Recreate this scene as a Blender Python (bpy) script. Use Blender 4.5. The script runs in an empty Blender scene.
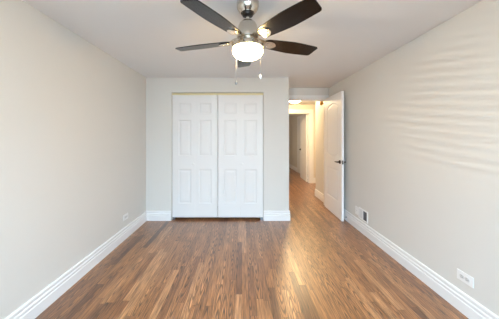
import bpy, bmesh, math, random
from mathutils import Vector, Matrix
R = math.radians
PI = math.pi
scn = bpy.context.scene
COL = scn.collection

# ------------------------------------------------------------------ camera
CZ = 1.328
cam_d = bpy.data.cameras.new('camera')
cam = bpy.data.objects.new('camera', cam_d)
COL.objects.link(cam)
cam.location = (0, 0, CZ)
cam.rotation_euler = (R(90), 0, 0)
cam_d.sensor_width = 36
cam_d.lens = 220 / 499 * 36
cam_d.shift_x = 7.5 / 499
cam_d.shift_y = -22 / 499
cam_d.clip_start = 0.02
scn.camera = cam

# ------------------------------------------------------------------ world, daylight, exposure
scn.view_settings.view_transform = 'Standard'
scn.view_settings.look = 'None'
scn.view_settings.gamma = 1
scn.view_settings.use_curve_mapping = False
scn.view_settings.exposure = 0.05
scn.cycles.max_bounces = 12
scn.cycles.diffuse_bounces = 8
scn.cycles.sample_clamp_indirect = 6
scn.cycles.use_denoising = True

w = bpy.data.worlds.new('sky')
scn.world = w
w.use_nodes = True
bg = w.node_tree.nodes['Background']
bg.inputs[0].default_value = (0.72, 0.84, 1.0, 1)
bg.inputs[1].default_value = 0.8

def area_light(name, loc, rot, sx, sy, power, color):
    d = bpy.data.lights.new(name, 'AREA')
    d.shape = 'RECTANGLE'; d.size = sx; d.size_y = sy
    d.energy = power; d.color = color
    o = bpy.data.objects.new(name, d); COL.objects.link(o)
    o.location = loc; o.rotation_euler = rot
    return o
# daylight in through the bedroom window behind the camera
area_light('window_daylight', (0.0, -1.35, 2.15), (R(58), 0, 0), 2.8, 1.6, 540, (0.52, 0.77, 1.0))
# sunlight thrown back up from the ground outside, through the blind slats
sd = bpy.data.lights.new('ground_glare', 'SPOT')
sd.energy = 1000; sd.color = (1.0, 0.93, 0.80); sd.shadow_soft_size = 0.027
sd.spot_size = R(30); sd.spot_blend = 1.0
so = bpy.data.objects.new('ground_glare', sd); COL.objects.link(so)
so.location = (-1.25, -4.3, 0.55)
so.rotation_euler = (Vector((1.68, 1.9, 2.25)) - so.location).to_track_quat('-Z', 'Y').to_euler()

# added unseen lamp lifting the dim far room, just inside its left wall
area_light('far_room_fill', (0.30, 8.0, 1.4), (R(90), 0, R(-90)), 1.2, 1.2, 7, (1.0, 0.90, 0.76))

# ------------------------------------------------------------------ materials
def mat(name, color, rough=0.5, metal=0.0, bump=0.0, bscale=200, var=0.0, coat=0.0, spec=0.5):
    m = bpy.data.materials.new(name); m.use_nodes = True
    nt = m.node_tree; n = nt.nodes; b = n['Principled BSDF']
    b.inputs['Base Color'].default_value = (*color, 1)
    b.inputs['Roughness'].default_value = rough
    b.inputs['Metallic'].default_value = metal
    b.inputs['Coat Weight'].default_value = coat
    b.inputs['Specular IOR Level'].default_value = spec
    tc = n.new('ShaderNodeTexCoord')
    if var > 0:
        ns = n.new('ShaderNodeTexNoise'); ns.inputs['Scale'].default_value = 3
        nt.links.new(tc.outputs['Object'], ns.inputs['Vector'])
        mx = n.new('ShaderNodeMix'); mx.data_type = 'RGBA'
        mx.inputs[6].default_value = (*[c * (1 - var) for c in color], 1)
        mx.inputs[7].default_value = (*[min(1, c * (1 + var)) for c in color], 1)
        nt.links.new(ns.outputs['Fac'], mx.inputs[0])
        nt.links.new(mx.outputs[2], b.inputs['Base Color'])
    if bump > 0:
        ns = n.new('ShaderNodeTexNoise'); ns.inputs['Scale'].default_value = bscale
        nt.links.new(tc.outputs['Object'], ns.inputs['Vector'])
        bp = n.new('ShaderNodeBump'); bp.inputs['Strength'].default_value = bump
        bp.inputs['Distance'].default_value = 0.002
        nt.links.new(ns.outputs['Fac'], bp.inputs['Height'])
        nt.links.new(bp.outputs['Normal'], b.inputs['Normal'])
    return m

def emit(name, color, strength):
    m = bpy.data.materials.new(name); m.use_nodes = True
    b = m.node_tree.nodes['Principled BSDF']
    b.inputs['Base Color'].default_value = (0.9, 0.88, 0.82, 1)
    b.inputs['Roughness'].default_value = 0.3
    b.inputs['Emission Color'].default_value = (*color, 1)
    b.inputs['Emission Strength'].default_value = strength
    return m

M_WALL = mat('wall_paint', (0.685, 0.67, 0.635), 0.6, bump=0.06, bscale=260, var=0.012)
M_HALL = mat('hall_wall_paint', (0.72, 0.68, 0.60), 0.6, bump=0.06, bscale=260, var=0.012)
M_CEIL = mat('ceiling_paint', (0.78, 0.79, 0.805), 0.85, bump=0.05, bscale=180, var=0.01)
M_TRIM = mat('trim_gloss_white', (0.82, 0.82, 0.82), 0.35, bump=0.02, bscale=60)
M_DOOR = mat('door_satin_white', (0.77, 0.77, 0.765), 0.42, bump=0.03, bscale=90)
M_LEAF = mat('door_gloss_white', (0.88, 0.88, 0.88), 0.5, bump=0.03, bscale=90)
M_PLATE = mat('white_plastic', (0.84, 0.84, 0.83), 0.3, bump=0.01)
M_SLOT = mat('outlet_slot_dark', (0.10, 0.10, 0.10), 0.6, bump=0.01)
M_SOCK = mat('socket_white', (0.66, 0.66, 0.65), 0.35, bump=0.01)
M_VENTG = mat('vent_painted_metal', (0.72, 0.72, 0.72), 0.4, bump=0.01)
M_DARK = mat('duct_dark', (0.13, 0.13, 0.135), 0.8, bump=0.01)
M_NICK = mat('brushed_nickel', (0.66, 0.61, 0.54), 0.24, metal=1.0, bump=0.05, bscale=350)
M_BRZ = mat('dark_bronze', (0.05, 0.04, 0.035), 0.3, metal=0.8, bump=0.02)
M_BRASS = mat('brass', (0.62, 0.40, 0.13), 0.3, metal=1.0, bump=0.02)
M_TRACK = mat('track_cream_metal', (0.78, 0.70, 0.42), 0.4, metal=0.1, bump=0.02)
M_STEEL = mat('zinc_steel', (0.35, 0.38, 0.42), 0.35, metal=1.0, bump=0.02)
M_RUB = mat('white_rubber', (0.8, 0.8, 0.78), 0.6, bump=0.02)
M_BLADE = mat('espresso_blade', (0.006, 0.0045, 0.0045), 0.24, bump=0.05, bscale=40, var=0.25, coat=0.0, spec=0.4)
M_BLIND = mat('blind_slat_white', (0.85, 0.84, 0.80), 0.45, bump=0.02)
M_BOWL = emit('frosted_lamp_glass', (1.0, 0.67, 0.30), 145)
M_HLAMP = emit('hall_lamp_glass', (1.0, 0.72, 0.39), 250)

def floor_material():
    m = bpy.data.materials.new('oak_strip_floor'); m.use_nodes = True
    nt = m.node_tree; N = nt.nodes; L = nt.links
    b = N['Principled BSDF']
    tc = N.new('ShaderNodeTexCoord'); sp = N.new('ShaderNodeSeparateXYZ')
    L.new(tc.outputs['Object'], sp.inputs[0])
    def mth(op, a, c=None, d=None):
        k = N.new('ShaderNodeMath'); k.operation = op
        for i, v in enumerate((a, c, d)):
            if v is None: continue
            if isinstance(v, (int, float)): k.inputs[i].default_value = v
            else: L.new(v, k.inputs[i])
        return k.outputs[0]
    def comb(x, y, z):
        k = N.new('ShaderNodeCombineXYZ')
        for i, v in enumerate((x, y, z)):
            if isinstance(v, (int, float)): k.inputs[i].default_value = v
            else: L.new(v, k.inputs[i])
        return k.outputs[0]
    def wn(v):
        k = N.new('ShaderNodeTexWhiteNoise'); k.noise_dimensions = '2D'
        L.new(v, k.inputs['Vector']); return k
    PW = 0.0572
    u = mth('DIVIDE', sp.outputs['X'], PW)
    row = mth('FLOOR', u)
    fu = mth('SUBTRACT', u, row)
    rr = wn(comb(row, 3.3, 0)).outputs['Value']
    ln = mth('MULTIPLY_ADD', rr, 0.45, 0.55)
    vv = mth('DIVIDE', mth('MULTIPLY_ADD', rr, 7.7, sp.outputs['Y']), ln)
    seg = mth('FLOOR', vv)
    fv = mth('SUBTRACT', vv, seg)
    pid = wn(comb(row, seg, 0))
    pr = pid.outputs['Value']
    ps = N.new('ShaderNodeSeparateColor'); L.new(pid.outputs['Color'], ps.inputs[0])
    # per-plank tone
    ramp = N.new('ShaderNodeValToRGB'); L.new(pr, ramp.inputs[0])
    cr = ramp.color_ramp
    stops = [(0.0, (0.10, 0.036, 0.013)), (0.06, (0.19, 0.074, 0.026)), (0.25, (0.265, 0.110, 0.037)),
             (0.65, (0.310, 0.133, 0.046)), (0.92, (0.36, 0.162, 0.060)), (1.0, (0.43, 0.212, 0.090))]
    cr.elements[0].position = 0; cr.elements[0].color = (*stops[0][1], 1)
    cr.elements[1].position = 1; cr.elements[1].color = (*stops[-1][1], 1)
    for p, c in stops[1:-1]:
        e = cr.elements.new(p); e.color = (*c, 1)
    # straight grain
    g = N.new('ShaderNodeTexNoise'); g.inputs['Scale'].default_value = 1.0
    g.inputs['Detail'].default_value = 5; g.inputs['Roughness'].default_value = 0.62
    L.new(comb(mth('MULTIPLY_ADD', pr, 91.0, mth('MULTIPLY', sp.outputs['X'], 95.0)),
               mth('MULTIPLY_ADD', ps.outputs[1], 57.0, mth('MULTIPLY', sp.outputs['Y'], 4.5)), 0), g.inputs['Vector'])
    # cathedral grain: rings of a distorted, stretched wave
    wv = N.new('ShaderNodeTexWave'); wv.wave_type = 'RINGS'; wv.rings_direction = 'Z'
    wv.inputs['Scale'].default_value = 1.0; wv.inputs['Distortion'].default_value = 1.9
    wv.inputs['Detail'].default_value = 2.5; wv.inputs['Detail Scale'].default_value = 1.4
    cx = mth('SUBTRACT', fu, mth('MULTIPLY_ADD', ps.outputs[0], 0.9, 0.05))
    L.new(comb(mth('MULTIPLY', cx, 2.3),
               mth('MULTIPLY', mth('SUBTRACT', fv, ps.outputs[2]), 1.9), mth('MULTIPLY', pr, 10.0)), wv.inputs['Vector'])
    gr = N.new('ShaderNodeMapRange'); gr.inputs[1].default_value = 0.33; gr.inputs[2].default_value = 0.68
    gr.inputs[3].default_value = 0.32; gr.inputs[4].default_value = 1.55
    L.new(g.outputs['Fac'], gr.inputs[0])
    wr = N.new('ShaderNodeMapRange'); wr.inputs[1].default_value = 0.0; wr.inputs[2].default_value = 0.55
    wr.inputs[3].default_value = 0.36; wr.inputs[4].default_value = 1.18
    L.new(wv.outputs['Fac'], wr.inputs[0])
    wmix = mth('ADD', mth('MULTIPLY', mth('SUBTRACT', wr.outputs[0], 1.0), mth('GREATER_THAN', ps.outputs[1], 0.35)), 1.0)
    tone = mth('MULTIPLY', gr.outputs[0], wmix)
    # gaps between strips
    eu = mth('MINIMUM', fu, mth('SUBTRACT', 1.0, fu))
    ev = mth('MULTIPLY', mth('MINIMUM', fv, mth('SUBTRACT', 1.0, fv)), 14.0)
    gap = N.new('ShaderNodeMapRange'); gap.inputs[1].default_value = 0.0; gap.inputs[2].default_value = 0.035
    gap.inputs[3].default_value = 0.45; gap.inputs[4].default_value = 1.0
    L.new(mth('MINIMUM', eu, ev), gap.inputs[0])
    tone = mth('MULTIPLY', tone, gap.outputs[0])
    sc = N.new('ShaderNodeVectorMath'); sc.operation = 'SCALE'
    L.new(ramp.outputs[0], sc.inputs[0]); L.new(tone, sc.inputs['Scale'])
    L.new(sc.outputs[0], b.inputs['Base Color'])
    rg = N.new('ShaderNodeMapRange'); rg.inputs[3].default_value = 0.50; rg.inputs[4].default_value = 0.38
    L.new(g.outputs['Fac'], rg.inputs[0]); L.new(rg.outputs[0], b.inputs['Roughness'])
    b.inputs['Coat Weight'].default_value = 1.0
    b.inputs['Coat IOR'].default_value = 1.5
    b.inputs['Coat Roughness'].default_value = 0.34
    bp = N.new('ShaderNodeBump'); bp.inputs['Strength'].default_value = 0.25; bp.inputs['Distance'].default_value = 0.001
    L.new(tone, bp.inputs['Height']); L.new(bp.outputs['Normal'], b.inputs['Normal'])
    return m
M_FLOOR = floor_material()

# ------------------------------------------------------------------ helpers
def obj(name, bm, m, parent=None, smooth=False, loc=None):
    me = bpy.data.meshes.new(name)
    bmesh.ops.recalc_face_normals(bm, faces=bm.faces)
    bm.to_mesh(me); bm.free()
    if smooth:
        for p in me.polygons: p.use_smooth = True
        try: me.set_sharp_from_angle(angle=R(38))
        except Exception: pass
    me.materials.append(m)
    o = bpy.data.objects.new(name, me); COL.objects.link(o)
    if parent is not None: o.parent = parent
    if loc is not None: o.location = loc
    return o
def struct(name, bm, m, smooth=False):
    o = obj(name, bm, m, None, smooth); o['kind'] = 'structure'; return o
def empty(name, loc=(0, 0, 0), rz=0.0):
    o = bpy.data.objects.new(name, None); COL.objects.link(o)
    o.empty_display_size = 0.05
    o.location = loc; o.rotation_euler = (0, 0, rz); return o
def tag(o, label, cat, group=None):
    o['label'] = label; o['category'] = cat
    if group: o['group'] = group
    return o
def box(bm, x0, x1, y0, y1, z0, z1):
    vs = [bm.verts.new((x, y, z)) for x in (x0, x1) for y in (y0, y1) for z in (z0, z1)]
    for f in ((0, 1, 3, 2), (4, 6, 7, 5), (0, 4, 5, 1), (2, 3, 7, 6), (0, 2, 6, 4), (1, 5, 7, 3)):
        bm.faces.new([vs[i] for i in f])
def boxes(*bs):
    bm = bmesh.new()
    for b in bs: box(bm, *b)
    return bm
def bevbox(x0, x1, y0, y1, z0, z1, r=0.002, seg=2):
    bm = boxes((x0, x1, y0, y1, z0, z1))
    bmesh.ops.bevel(bm, geom=list(bm.edges), offset=r, segments=seg, profile=0.5, affect='EDGES')
    return bm
def lathe(prof, seg=40, bm=None, M=None):
    bm = bm or bmesh.new()
    rings = []
    for r, z in prof:
        if r < 1e-5:
            rings.append([bm.verts.new((0, 0, z))])
        else:
            rings.append([bm.verts.new((r * math.cos(2 * PI * i / seg), r * math.sin(2 * PI * i / seg), z)) for i in range(seg)])
    new = [v for ring in rings for v in ring]
    for a, b in zip(rings, rings[1:]):
        for i in range(seg):
            j = (i + 1) % seg
            if len(a) == 1 and len(b) == 1: continue
            if len(a) == 1: bm.faces.new((a[0], b[i], b[j]))
            elif len(b) == 1: bm.faces.new((a[i], b[0], a[j]))
            else: bm.faces.new((a[i], b[i], b[j], a[j]))
    for ring in (rings[0], rings[-1]):
        if len(ring) > 2: bm.faces.new(ring)
    if M is not None: bmesh.ops.transform(bm, matrix=M, verts=new)
    return bm
def axis_m(loc, d):
    return Matrix.Translation(loc) @ Vector(d).to_track_quat('Z', 'Y').to_matrix().to_4x4()
def prism(poly, y0, y1, bm=None):     # poly in (x, z), extruded along y
    bm = bm or bmesh.new()
    a = [bm.verts.new((x, y0, z)) for x, z in poly]; b = [bm.verts.new((x, y1, z)) for x, z in poly]
    bm.faces.new(a); bm.faces.new(b[::-1])
    for i in range(len(a)):
        j = (i + 1) % len(a); bm.faces.new((a[i], a[j], b[j], b[i]))
    return bm
BASE = [(0, 0), (0.018, 0), (0.018, 0.084), (0.0125, 0.090), (0.0125, 0.097), (0.0170, 0.102), (0.0170, 0.114),
        (0.0105, 0.122), (0.0105, 0.130), (0.0150, 0.135), (0.0150, 0.149), (0.010, 0.156), (0, 0.156)]
def run(path, side, prof=BASE, bm=None):   # profile swept along an XY polyline, mitred; side=+1 left of travel
    bm = bm or bmesh.new()
    P = [Vector(p) for p in path]; rings = []
    for i, p in enumerate(P):
        ds = []
        if i > 0: ds.append((P[i] - P[i - 1]).normalized())
        if i < len(P) - 1: ds.append((P[i + 1] - P[i]).normalized())
        ns = [Vector((-d.y, d.x)) * side for d in ds]
        n = ns[0] if len(ns) == 1 else (ns[0] + ns[1]) / (1 + ns[0].dot(ns[1]))
        rings.append([bm.verts.new((p.x + n.x * d, p.y + n.y * d, z)) for d, z in prof])
    for a, b in zip(rings, rings[1:]):
        for i in range(len(a)):
            j = (i + 1) % len(a); bm.faces.new((a[i], a[j], b[j], b[i]))
    bm.faces.new(rings[0]); bm.faces.new(rings[-1][::-1])
    return bm

# ------------------------------------------------------------------ room shell
XL, XR, H = -1.536, 1.68, 2.288
YC, YD, YF = 3.52, 4.26, 6.41          # closet wall, entry wall, far hall wall
YR = -0.50                              # window wall behind the camera
OX0, OX1, OZ = -1.131, 0.347, 2.048     # closet opening
PX = 0.752                              # pillar corner
DX0, DX1, DZ = 0.822, 1.643, 2.078      # entry opening
FX0, FX1, FZ = 1.15, 1.975, 2.045       # far hall opening

struct('floor', boxes((-1.66, 3.3, YR - 0.12, 10.2, -0.1, 0)), M_FLOOR)
struct('ceiling', boxes((-1.66, 3.3, YR - 0.12, 10.2, H, H + 0.12)), M_CEIL)
struct('wall_left', boxes((XL - 0.12, XL, YR - 0.12, YD, 0, H)), M_WALL)
struct('wall_right', boxes((XR, XR + 0.12, YR - 0.12, 5.02, 0, H)), M_WALL)
struct('wall_closet', boxes((XL, OX0, YC, YC + 0.11, 0, H), (OX0, OX1, YC, YC + 0.11, OZ, H),
                            (OX1, PX, YC, YC + 0.11, 0, H), (PX - 0.11, PX, YC + 0.11, YD, 0, H)), M_WALL)
struct('wall_entry', boxes((XL - 0.12, DX0, YD, YD + 0.12, 0, H), (DX0, DX1, YD, YD + 0.12, DZ, H),
                           (DX1, XR, YD, YD + 0.12, 0, H)), M_WALL)
WX0, WX1, WZ0, WZ1 = -1.05, 1.05, 0.72, 2.08
struct('wall_rear', boxes((XL, WX0, YR - 0.12, YR, 0, H), (WX1, XR, YR - 0.12, YR, 0, H),
                          (WX0, WX1, YR - 0.12, YR, 0, WZ0), (WX0, WX1, YR - 0.12, YR, WZ1, H)), M_WALL)
struct('wall_hall_far', boxes((-1.1, FX0, YF, YF + 0.12, 0, H), (FX0, FX1, YF, YF + 0.12, FZ, H),
                              (FX1, 3.18, YF, YF + 0.12, 0, H)), M_HALL)
struct('wall_hall_right', boxes((3.18, 3.3, 5.02, YF + 0.12, 0, H), (XR + 0.12, 3.3, 4.90, 5.02, 0, H)), M_HALL)
struct('wall_hall_left', boxes((-1.22, -1.1, YD + 0.12, YF + 0.12, 0, H)), M_HALL)
FW = 2.13
struct('wall_far_room_right', boxes((FW, FW + 0.12, YF + 0.12, 10.08, 0, H)), M_HALL)
struct('wall_far_room_left', boxes((0.1, 0.22, YF + 0.12, 10.08, 0, H)), M_HALL)
struct('wall_far_room_back', boxes((0.1, FW + 0.12, 10.08, 10.2, 0, H)), M_HALL)

# baseboards
struct('baseboard_left', run([(XL, YR), (XL, YC)], -1), M_TRIM)
struct('baseboard_closet_left', run([(XL + 0.016, YC), (OX0, YC)], -1), M_TRIM)
struct('baseboard_closet_right', run([(OX1, YC), (PX, YC), (PX, YD)], -1), M_TRIM)
struct('baseboard_right', run([(XR, YD), (XR, YR)], -1), M_TRIM)
struct('baseboard_rear', run([(XR - 0.016, YR), (XL + 0.016, YR)], -1), M_TRIM)
struct('baseboard_hall', run([(XR + 0.6, 5.02), (XR, 5.02), (XR, YD + 0.135)], -1), M_TRIM)
struct('baseboard_hall_far', run([(FX1 + 0.10, YF), (3.18, YF)], -1), M_TRIM)
struct('baseboard_hall_far_left', run([(-1.1, YF), (FX0 - 0.10, YF)], -1), M_TRIM)
struct('baseboard_far_room', run([(FW, 10.08), (FW, 8.42)], -1), M_TRIM)
struct('baseboard_far_room_near', run([(FW, 7.42), (FW, YF + 0.12)], -1), M_TRIM)

# door casings and jambs (trim)
def casing_strip(bm, x0, x1, z0, z1, yface, sgn):
    t = 0.016
    ya, yb = (yface - t, yface) if sgn < 0 else (yface, yface + t)
    box(bm, x0, x1, ya, yb, z0, z1)
    # raised outer band
    ya, yb = (yface - t - 0.006, yface - t) if sgn < 0 else (yface + t, yface + t + 0.006)
    if z1 - z0 > x1 - x0:
        out = x0 if x0 < (DX0 + DX1) / 2 - 0.5 else x1
        s = 1 if out == x0 else -1
        box(bm, min(out, out + s * 0.02), max(out, out + s * 0.02), ya, yb, z0, z1)
    else:
        box(bm, x0, x1, ya, yb, z1 - 0.02, z1)
def frame_trim(name, x0, x1, z1, y0, y1, cw, right_w=None, left_w=None):
    bm = bmesh.new(); j = 0.018
    rw = right_w or cw; lw = left_w or cw
    box(bm, x0, x0 + j, y0, y1, 0, z1 - j); box(bm, x1 - j, x1, y0, y1, 0, z1 - j)
    box(bm, x0, x1, y0, y1, z1 - j, z1)
    ym = (y0 + y1) / 2 + 0.005                                   # door stop strips
    box(bm, x0 + j, x0 + j + 0.01, ym, ym + 0.03, 0, z1 - j)
    box(bm, x1 - j - 0.01, x1 - j, ym, ym + 0.03, 0, z1 - j)
    box(bm, x0 + j, x1 - j, ym, ym + 0.03, z1 - j - 0.01, z1 - j)
    for yf, s in ((y0, -1), (y1, 1)):
        casing_strip(bm, x0 + 0.006 - lw, x0 + 0.006, 0, z1 - 0.012, yf, s)
        casing_strip(bm, x1 - 0.006, x1 - 0.006 + rw, 0, z1 - 0.012, yf, s)
        casing_strip(bm, x0 + 0.006 - lw, x1 - 0.006 + rw, z1 - 0.012, z1 - 0.012 + cw, yf, s)
    return struct(name, bm, M_TRIM)
frame_trim('trim_1', DX0, DX1, DZ, YD, YD + 0.12, 0.074, right_w=0.042, left_w=0.057)
frame_trim('trim_2', FX0, FX1, FZ, YF, YF + 0.12, 0.110)
# casing of the side door in the far room
bm = boxes((FW - 0.016, FW, 7.42, 7.50, 0, 2.12), (FW - 0.016, FW, 8.34, 8.42, 0, 2.12), (FW - 0.016, FW, 7.50, 8.34, 2.04, 2.12))
struct('trim_3', bm, M_TRIM)
# closet opening: thin jamb liner and the sliding track under the header
struct('trim_4', boxes((OX0 - 0.0, OX0 + 0.004, YC + 0.012, YC + 0.11, 0, OZ), (OX1 - 0.004, OX1, YC + 0.012, YC + 0.11, 0, OZ)), M_WALL)
struct('trim_5', boxes((OX0 + 0.004, OX1 - 0.004, YC + 0.018, YC + 0.028, OZ - 0.036, OZ - 0.010),
                       (OX0 + 0.004, OX1 - 0.004, YC + 0.028, YC + 0.075, OZ - 0.012, OZ - 0.006),
                       (OX0 + 0.004, OX1 - 0.004, YC + 0.070, YC + 0.075, OZ - 0.034, OZ - 0.006)), M_TRACK)

# ------------------------------------------------------------------ moulded panel doors
def ramp01(x): x = max(0.0, min(1.0, x)); return x * x * (3 - 2 * x)
def relief(s):           # s = distance inside the panel edge; returns depth below the face
    if s <= 0: return 0.0
    if s < 0.010: return 0.0075 * ramp01(s / 0.010)
    if s < 0.018: return 0.0075
    return 0.0075 - 0.0055 * ramp01((s - 0.018) / 0.028)
def rect_sd(x0, x1, z0, z1):
    return lambda x, z: min(x - x0, x1 - x, z - z0, z1 - z)
def arch_sd(x0, x1, z0, z1, sag):
    hw = (x1 - x0) / 2; r = (hw * hw + sag * sag) / (2 * sag); cx = (x0 + x1) / 2; cz = z1 - r
    return lambda x, z: min(x - x0, x1 - x, z - z0, r - math.hypot(x - cx, z - cz))
def breaks(edges, lo, hi, step):
    pts = {lo, hi}
    for e in edges:
        for d in (0, 0.005, 0.010, 0.018, 0.027, 0.037, 0.046):
            for s in (-1, 1):
                v = e + s * d
                if lo < v < hi: pts.add(round(v, 5))
    pts = sorted(pts); out = [pts[0]]
    for p in pts[1:]:
        while p - out[-1] > step * 1.4: out.append(out[-1] + step)
        if p - out[-1] > 0.0012 or p == hi: out.append(p)
    return out
def panel_leaf(x0, x1, z0, z1, yf, yb, panels, xe, ze, step=0.02, both=False):
    # heightfield on the front (yf) and, if asked, on the back; edges closed
    sds = panels
    xs, zs = breaks(xe, x0, x1, step), breaks(ze, z0, z1, step)
    bm = bmesh.new(); s = 1 if yb > yf else -1
    def dep(x, z): return max([relief(f(x, z)) for f in sds])
    def grid(y, sg, on):
        return [[bm.verts.new((x, y + (sg * dep(x, z) if on else 0), z)) for z in zs] for x in xs]
    F = grid(yf, s, True); B = grid(yb, -s, both)
    for G in (F, B):
        for i in range(len(xs) - 1):
            for k in range(len(zs) - 1):
                bm.faces.new((G[i][k], G[i + 1][k], G[i + 1][k + 1], G[i][k + 1]))
    nx, nz = len(xs) - 1, len(zs) - 1
    for i in range(nx):
        for k in (0, nz): bm.faces.new((F[i][k], F[i + 1][k], B[i + 1][k], B[i][k]))
    for k in range(nz):
        for i in (0, nx): bm.faces.new((F[i][k], F[i][k + 1], B[i][k + 1], B[i][k]))
    return bm

def lever(name, parent, x, z, y, sgn, m=M_BRZ):     # handle on a leaf face; sgn = outward direction along local y
    bm = lathe([(0, 0), (0.031, 0), (0.031, 0.006), (0.026, 0.011), (0.0125, 0.013), (0.0105, 0.040), (0.0105, 0.048), (0, 0.048)],
               24, M=axis_m((x, y, z), (0, sgn, 0)))
    n = 10; prev = None
    L = 0.105
    rings = []
    for i in range(n + 1):
        t = i / n; xx = x + 0.008 - t * L; yy = y + sgn * (0.046 + 0.006 * math.sin(PI * t)); zz = z - 0.004 * t * t
        hh = 0.0105 - 0.003 * t; tt = 0.006 - 0.0015 * t
        rings.append([bm.verts.new((xx, yy + tt * math.cos(a), zz + hh * math.sin(a))) for a in [2 * PI * q / 10 for q in range(10)]])
    for a, b in zip(rings, rings[1:]):
        for i in range(10):
            j = (i + 1) % 10; bm.faces.new((a[i], a[j], b[j], b[i]))
    bm.faces.new(rings[0]); bm.faces.new(rings[-1][::-1])
    return obj(name, bm, m, parent, True)

def hinge(parent, x, y, z, m=M_NICK):
    bm = lathe([(0, -0.047), (0.004, -0.045), (0.0062, -0.04), (0.0062, 0.04), (0.004, 0.045), (0, 0.047)], 12, M=Matrix.Translation((x, y, z)))
    return obj('hinge', bm, m, parent, True)

LW, LT = 0.770, 0.035
def entry_leaf(name, loc, rz, lw, lh, lever_m, side, label, both=True):
    # leaf: local x from hinge to free edge, thickness on the 'side' of local y
    d = empty(name, loc, rz); d['kind'] = 'structure'
    d['label'] = label
    yf, yb = side * LT, 0.0
    p = [arch_sd(0.135, lw - 0.125, 0.905, 1.925, 0.075), rect_sd(0.135, lw - 0.125, 0.275, 0.80)]
    bm = panel_leaf(0.003, lw, 0.008, lh, yf, yb, p, [0.135, lw - 0.125], [0.275, 0.80, 0.905, 1.84, 1.88, 1.925], 0.014, both)
    lf = obj('door_leaf', bm, M_LEAF, d, True)
    lever('lever_handle', d, lw - 0.062, 0.935, yf, side, lever_m)
    lever('lever_handle', d, lw - 0.062, 0.935, yb, -side, lever_m)
    obj('latch_plate', bevbox(lw, lw + 0.0018, min(yf, yb) + 0.006, max(yf, yb) - 0.006, 0.905, 0.965, 0.0006, 1), lever_m, d)
    for z in (0.20, 1.05, 1.86): hinge(d, 0.0, -side * 0.0075, z, lever_m if z > 9 else M_NICK)
    return d
entry_leaf('door_1', (1.622, YD - 0.026, 0), R(-91.3), LW, 2.062, M_BRZ, -1,
           'white arch-panelled entry door standing open near the right wall')
entry_leaf('door_2', (1.955, YF + 0.148, 0), R(88.8), 0.765, 2.022, M_BRZ, 1,
           'white panelled door open at the far end of the hall')
# door in the side wall of the far room (closed)
d3 = empty('door_3', (FW - 0.012, 8.338, 0), R(-90)); d3['kind'] = 'structure'
d3['label'] = 'white panelled side door deep in the far room'
obj('door_leaf', panel_leaf(0, 0.836, 0.008, 2.038, 0.0, 0.011, [rect_sd(0.13, 0.706, 0.25, 0.8), rect_sd(0.13, 0.706, 0.93, 1.9)],
                            [0.13, 0.706], [0.25, 0.8, 0.93, 1.9], 0.03), M_DOOR, d3, True)
bm = lathe([(0, 0), (0.03, 0), (0.03, 0.006), (0.011, 0.01), (0.011, 0.035), (0.024, 0.045), (0.027, 0.056), (0.02, 0.066), (0, 0.068)], 20,
           M=axis_m((0.77, 0, 0.95), (0, -1, 0)))
obj('knob', bm, M_BRZ, d3, True)

# bifold closet doors: two pairs, each of two hinged leaves
def bifold(name, xa, xb, knob_x, label, bracket_x):
    d = empty(name, ((xa + xb) / 2, YC + 0.032, 0)); d['kind'] = 'structure'; d['label'] = label
    cx = (xa + xb) / 2
    z0, z1 = 0.040, 2.012
    for k in (0, 1):
        a = xa if k == 0 else cx + 0.0005
        b = cx - 0.0005 if k == 0 else xb
        a -= cx; b -= cx
        if k == 0: pa, pb = a + 0.100, b - 0.062
        else: pa, pb = a + 0.062, b - 0.100
        rows = [(0.262, 0.812), (1.030, 1.612), (1.715, 1.880)]
        bm = panel_leaf(a, b, z0, z1, 0.0, 0.033, [rect_sd(pa, pb, r0, r1) for r0, r1 in rows], [pa, pb],
                        [v for r in rows for v in r], 0.04)
        obj('bifold_leaf', bm, M_DOOR, d, True)
    bm = lathe([(0, 0), (0.011, 0), (0.009, 0.004), (0.008, 0.014), (0.013, 0.02), (0.0165, 0.026), (0.0155, 0.031), (0.009, 0.035), (0, 0.036)], 20,
               M=axis_m((knob_x - cx, 0, 0.905), (0, -1, 0)))
    obj('knob', bm, M_PLATE, d, True)
    bx = bracket_x - cx
    obj('pivot_bracket', bevbox(bx - 0.02, bx + 0.02, -0.004, 0.03, 0.001, 0.030, 0.002, 1), M_STEEL, d)
    return d
bifold('door_4', OX0 + 0.008, -0.394, -0.778, 'left pair of white six-panel bifold closet doors', OX0 + 0.03)
bifold('door_5', -0.386, OX1 - 0.008, 0.005, 'right pair of white six-panel bifold closet doors', OX1 - 0.03)

# ------------------------------------------------------------------ window behind the camera
bm = bmesh.new()
fr = 0.05; ya, yb = YR - 0.11, YR - 0.06
box(bm, WX0, WX0 + fr, ya, yb, WZ0, WZ1); box(bm, WX1 - fr, WX1, ya, yb, WZ0, WZ1)
box(bm, WX0 + fr, WX1 - fr, ya, yb, WZ0, WZ0 + fr); box(bm, WX0 + fr, WX1 - fr, ya, yb, WZ1 - fr, WZ1)
box(bm, -0.03, 0.03, ya, yb, WZ0 + fr, WZ1 - fr)
struct('window_1', bm, M_TRIM)
bm = bmesh.new()
for a, b, c, e in ((WX0 - 0.08, WX0, WZ0 - 0.08, WZ1 + 0.08), (WX1, WX1 + 0.08, WZ0 - 0.08, WZ1 + 0.08),
                   (WX0, WX1, WZ1, WZ1 + 0.08), (WX0, WX1, WZ0 - 0.08, WZ0)):
    box(bm, a, b, YR, YR + 0.016, c, e)
box(bm, WX0 - 0.1, WX1 + 0.1, YR, YR + 0.05, WZ0 - 0.012, WZ0 + 0.008)
struct('trim_6', bm, M_TRIM)
vb = empty('venetian_blind', (0, YR - 0.025, WZ1 - 0.02))
tag(vb, 'white horizontal slat blind hanging in the bedroom window', 'blind')
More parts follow.
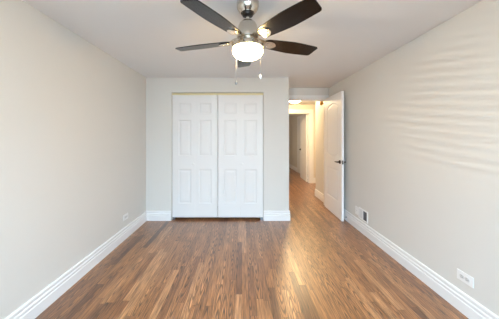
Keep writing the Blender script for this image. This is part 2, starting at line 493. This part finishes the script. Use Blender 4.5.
obj('head_rail', bevbox(-1.03, 1.03, -0.025, 0.025, -0.03, 0.015, 0.003), M_BLIND, vb)
bm = bmesh.new()
n = int((WZ1 - WZ0 - 0.10) / 0.048)
for i in range(n):
    z = -0.06 - i * 0.048
    tl = math.tan(R(30))                                  # inner edge a little lower than the outer one
    prof = [(y, z + dz - y * tl) for y, dz in ((-0.0225, 0), (0, 0.003), (0.0225, 0), (0.0225, 0.0022), (0, 0.0052), (-0.0225, 0.0022))]
    A = [bm.verts.new((-1.02, y, zz)) for y, zz in prof]; B = [bm.verts.new((1.02, y, zz)) for y, zz in prof]
    bm.faces.new(A); bm.faces.new(B[::-1])
    for q in range(6): bm.faces.new((A[q], A[(q + 1) % 6], B[(q + 1) % 6], B[q]))
obj('slats', bm, M_BLIND, vb)
zb = -0.06 - n * 0.048
obj('bottom_rail', bevbox(-1.02, 1.02, -0.024, 0.024, zb - 0.012, zb + 0.006, 0.003), M_BLIND, vb)
for x in (-0.7, 0, 0.7):
    obj('ladder_cord', boxes((x - 0.001, x + 0.001, 0.0245, 0.0260, zb, -0.03)), M_BLIND, vb)

# ------------------------------------------------------------------ ceiling fan
FXc, FYc = 0.040, 1.55
fan = empty('ceiling_fan', (FXc, FYc, H))
tag(fan, 'five-blade ceiling fan with dark espresso blades, nickel motor and glowing glass bowl', 'ceiling fan')
def z_(v): return v - H      # world height -> fan local
obj('canopy', lathe([(0, 0), (0.066, 0), (0.074, -0.002), (0.077, -0.006), (0.0775, -0.040), (0.075, -0.050), (0.064, -0.068),
                     (0.052, -0.080), (0.048, -0.086), (0, -0.084)], 48), M_NICK, fan, True)
obj('canopy_ring', lathe([(0, -0.084), (0.040, -0.084), (0.042, -0.092), (0.036, -0.104), (0.020, -0.110), (0, -0.110)], 40), M_BRZ, fan, True)
obj('downrod', lathe([(0, -0.108), (0.0125, -0.108), (0.0125, -0.142), (0.020, -0.146), (0.024, -0.158), (0, -0.158)], 24), M_NICK, fan, True)
obj('motor_housing', lathe([(0, z_(2.150)), (0.028, z_(2.150)), (0.045, z_(2.142)), (0.058, z_(2.128)), (0.066, z_(2.110)),
                            (0.070, z_(2.085)), (0.071, z_(2.062)), (0.076, z_(2.056)), (0.078, z_(2.040)), (0.076, z_(2.024)),
                            (0.060, z_(2.018)), (0, z_(2.018))], 48), M_NICK, fan, True)
obj('light_fitter', lathe([(0, z_(2.018)), (0.052, z_(2.018)), (0.056, z_(2.000)), (0.080, z_(1.994)), (0.104, z_(1.985)), (0.110, z_(1.976)),
                           (0.110, z_(1.956)), (0.106, z_(1.952)), (0.0, z_(1.952))], 48), M_NICK, fan, True)
prof = [(0, z_(1.953)), (0.092, z_(1.953))]
for i in range(-3, 13):
    t = i / 12 * PI / 2
    prof.append((0.106 * math.cos(t) if i < 12 else 0, z_(1.934) - (0.058 if i > 0 else 0.040) * math.sin(t)))
obj('lamp_shade', lathe(prof, 48), M_BOWL, fan, True)['label'] = 'glowing frosted glass bowl'
R0, R1 = 0.125, 0.56
def blade_mesh():
    # outline in local x (radial), y (width), thickness in z
    out = []
    N_ = 26
    def half(t):      # half widths of the leading and trailing edges
        w = 0.046 + 0.024 * math.sin(min(1.0, t * 1.25) * PI / 2) - 0.012 * max(0, t - 0.55) / 0.45
        return w
    top = []; bot = []
    for i in range(N_ + 1):
        t = i / N_; x = R0 + (R1 - 0.028 - R0) * t
        h = half(t)
        if t < 0.08: h *= 0.72 + 0.28 * math.sin(t / 0.08 * PI / 2)
        top.append((x, h)); bot.append((x, -h))
    h1 = half(1)
    top += [(R1 - 0.014, h1 - 0.004), (R1 - 0.008, h1 - 0.014)]
    bot += [(R1 - 0.006 + 0.006, -h1 + 0.016)]
    bot[-1] = (R1 + 0.002, -h1 + 0.012)
    bot.insert(-1, (R1 - 0.010, -h1 + 0.002))
    pts = bot + top[::-1]
    bm = bmesh.new()
    th = 0.006
    a = [bm.verts.new((x, y, -th / 2)) for x, y in pts]; b = [bm.verts.new((x, y, th / 2)) for x, y in pts]
    bm.faces.new(a[::-1]); bm.faces.new(b)
    for i in range(len(a)):
        j = (i + 1) % len(a); bm.faces.new((a[i], a[j], b[j], b[i]))
    return bm
def iron_mesh():
    # forked bracket: arm out of the motor, flat plate under the blade with two screws
    bm = bmesh.new()
    secs = [(0.060, 0.020, 0.028, 0.010), (0.085, 0.020, 0.022, 0.009), (0.110, 0.012, 0.024, 0.008), (0.130, -0.0045, 0.034, 0.006),
            (0.160, -0.0065, 0.040, 0.0055), (0.190, -0.0065, 0.036, 0.0055), (0.212, -0.0065, 0.018, 0.0055), (0.218, -0.0065, 0.006, 0.0055)]
    rings = []
    for x, z, hw, t in secs:
        rings.append([bm.verts.new(v) for v in ((x, -hw, z - t / 2), (x, hw, z - t / 2), (x, hw * 0.9, z + t / 2), (x, -hw * 0.9, z + t / 2))])
    for a, b in zip(rings, rings[1:]):
        for i in range(4):
            j = (i + 1) % 4; bm.faces.new((a[i], a[j], b[j], b[i]))
    bm.faces.new(rings[0]); bm.faces.new(rings[-1][::-1])
    for x, y in ((0.150, 0.018), (0.150, -0.018), (0.190, 0)):
        lathe([(0, 0), (0.006, 0), (0.005, 0.0025), (0, 0.003)], 10, bm, axis_m((x, y, -0.009), (0, 0, -1)))
    return bm
bm_b = blade_mesh(); bm_i = iron_mesh()
blade0 = iron0 = None
PITCH = -12
for i in range(5):
    ang = R(90 + 2 - 72 * i)
    if blade0 is None:
        blade = blade0 = obj('fan_blade', bm_b, M_BLADE, fan)
        iron = iron0 = obj('blade_iron', bm_i, M_NICK, fan, False)
    else:
        blade = blade0.copy(); COL.objects.link(blade); blade.parent = fan
        iron = iron0.copy(); COL.objects.link(iron); iron.parent = fan
    for o in (blade, iron):
        o.location = (0, 0, z_(2.008))
        o.rotation_euler = (R(PITCH), 0, ang)
def chain(x, y, ztop, zbot, fobm):
    bm = bmesh.new(); z = ztop
    k = 0
    while z > zbot + 0.022:
        bmesh.ops.create_icosphere(bm, subdivisions=1, radius=0.0015, matrix=Matrix.Translation((x, y, z_(z))))
        z -= 0.0046
    lathe([(0, z_(zbot + 0.02)), (0.0008, z_(zbot + 0.02)), (0.0008, z_(ztop)), (0, z_(ztop))], 6, bm, Matrix.Translation((x, y, 0)))
    c = obj('pull_chain', bm, M_STEEL, fan, True)
    f = lathe([(0, 0.022), (0.003, 0.021), (0.004, 0.017), (0.0075, 0.012), (0.0088, 0.005), (0.0078, -0.003), (0.004, -0.008), (0, -0.009)], 16,
              M=Matrix.Translation((x, y, z_(zbot))))
    obj('chain_fob', f, fobm, c, True)
chain(-0.079, -0.082, 1.955, 1.688, M_STEEL)
chain(0.083, -0.077, 1.955, 1.728, M_PLATE)

# ------------------------------------------------------------------ hall ceiling lamp
hl = empty('flush_ceiling_light', (1.33, 5.55, H))
tag(hl, 'small lit flush dome light on the hall ceiling beyond the doorway', 'ceiling light')
obj('lamp_base', lathe([(0, 0), (0.150, 0), (0.155, -0.010), (0.150, -0.024), (0, -0.024)], 40), M_NICK, hl, True)
prof = [(0, -0.024)] + [(0.142 * math.cos(i / 10 * PI / 2) if i < 10 else 0, -0.024 - 0.062 * math.sin(i / 10 * PI / 2)) for i in range(11)]
obj('lamp_shade', lathe(prof, 40), M_HLAMP, hl, True)

# ------------------------------------------------------------------ wall plates, vent, stop
def outlet(x, y, z, face, label, group=None):
    # horizontal duplex outlet; local x along the wall, local -y out of the wall
    rz = R(-90) if face == '-x' else R(90)
    t = empty('wall_outlet', (x, y, z), rz)
    tag(t, label, 'outlet', group)
    pl = obj('cover_plate', bevbox(-0.0605, 0.0605, -0.006, 0.0, -0.0385, 0.0385, 0.0025), M_PLATE, t)
    for sx in (-0.0195, 0.0195):
        bm = bmesh.new()
        pts = []
        for q in range(28):
            a = 2 * PI * q / 28
            px = 0.0172 * math.cos(a); pz = max(-0.0145, min(0.0145, 0.0172 * math.sin(a)))
            pts.append((sx + max(-0.0165, min(0.0165, px)), pz))
        prism(pts, -0.0085, -0.006, bm)
        s = obj('socket', bm, M_SOCK, t)
        obj('socket_slots', boxes((sx - 0.0075, sx + 0.0015, -0.0090, -0.0086, 0.005, 0.0072), (sx - 0.0075, sx + 0.0015, -0.0090, -0.0086, -0.0072, -0.005),
                                  (sx + 0.0065, sx + 0.011, -0.0090, -0.0086, -0.0025, 0.0025)), M_SLOT, s)
    obj('screw', lathe([(0, 0), (0.003, 0), (0.002, 0.0012), (0, 0.0014)], 12, M=axis_m((0, -0.006, 0), (0, -1, 0))), M_NICK, t, True)
    return t
outlet(XR, 1.655, 0.271, '-x', 'white sideways electrical outlet near the front of the right wall')
outlet(XL, 2.900, 0.283, '+x', 'white sideways electrical outlet low on the left wall')

sw = empty('wall_plate', (XR, 3.215, 0.262), R(-90))
tag(sw, 'plain white upright wall plate beside the floor-level vent on the right wall', 'wall plate')
obj('cover_plate', bevbox(-0.036, 0.036, -0.006, 0.0, -0.058, 0.058, 0.0025), M_PLATE, sw)
obj('jack', bevbox(-0.008, 0.008, -0.008, -0.006, -0.009, 0.009, 0.0008, 1), M_SOCK, sw)
for z in (-0.042, 0.042):
    obj('screw', lathe([(0, 0), (0.003, 0), (0.002, 0.0012), (0, 0.0014)], 12, M=axis_m((0, -0.006, z), (0, -1, 0))), M_NICK, sw, True)

vt = empty('wall_vent', (XR, 3.045, 0.255), R(-90))       # local +x runs toward the camera
tag(vt, 'white floor-level wall vent with a dark louvred opening on the right wall', 'vent')
W2, H2 = 0.112, 0.078
bm = boxes((-W2, -W2 + 0.016, -0.009, 0, -H2, H2), (W2 - 0.016, W2, -0.009, 0, -H2, H2),
           (-W2 + 0.016, W2 - 0.016, -0.009, 0, H2 - 0.016, H2), (-W2 + 0.016, W2 - 0.016, -0.009, 0, -H2, -H2 + 0.016),
           (-0.012, 0.002, -0.008, 0, -H2 + 0.016, H2 - 0.016))
obj('vent_frame', bm, M_PLATE, vt)
obj('duct_backing', boxes((0.002, W2 - 0.016, -0.0015, -0.0002, -H2 + 0.016, H2 - 0.016)), M_DARK, vt)
bm = bmesh.new()
for i in range(9):                                         # closed louvres of the far half
    x = -W2 + 0.016 + i * 0.0095
    prism([(x, -H2 + 0.016), (x + 0.0085, -H2 + 0.016), (x + 0.0085, H2 - 0.016), (x, H2 - 0.016)], -0.005 - 0.001 * (i % 2), -0.001, bm)
obj('louvres', bm, M_VENTG, vt)
bm = bmesh.new()
for i in range(5):                                         # open thin louvres over the dark duct
    x = 0.012 + i * 0.0185
    box(bm, x, x + 0.0014, -0.0060, -0.0015, -H2 + 0.016, H2 - 0.016)
obj('louvres', bm, M_DARK, vt)

ds = empty('door_stop', (XR - 0.0155, 3.50, 0.060))
tag(ds, 'little metal door stop on the right baseboard behind the open door', 'door stop')
obj('stop_base', lathe([(0, 0), (0.013, 0), (0.012, 0.004), (0.006, 0.008), (0, 0.008)], 16, M=axis_m((0, 0, 0), (-1, 0, 0))), M_STEEL, ds, True)
obj('stop_rod', lathe([(0, 0.006), (0.0045, 0.006), (0.0045, 0.038), (0, 0.038)], 12, M=axis_m((0, 0, 0), (-1, 0, 0))), M_STEEL, ds, True)
obj('rubber_tip', lathe([(0, 0.036), (0.0085, 0.036), (0.009, 0.044), (0.006, 0.050), (0, 0.051)], 16, M=axis_m((0, 0, 0), (-1, 0, 0))), M_RUB, ds, True)

br = empty('wall_chime', (XR, 4.50, 2.030)); br.scale = (1.35, 1.35, 1.35)
tag(br, 'small round brass fixture high on the hall wall beside the open door', 'wall fixture')
obj('mount', lathe([(0, 0), (0.024, 0), (0.024, 0.005), (0.010, 0.009), (0.010, 0.02), (0, 0.02)], 20, M=axis_m((0, 0, 0), (-1, 0, 0))), M_BRASS, br, True)
obj('bell', lathe([(0, 0.018), (0.022, 0.020), (0.032, 0.030), (0.035, 0.044), (0.028, 0.058), (0.014, 0.066), (0, 0.068)], 24, M=axis_m((0, 0, 0), (-1, 0, 0))), M_BRASS, br, True)
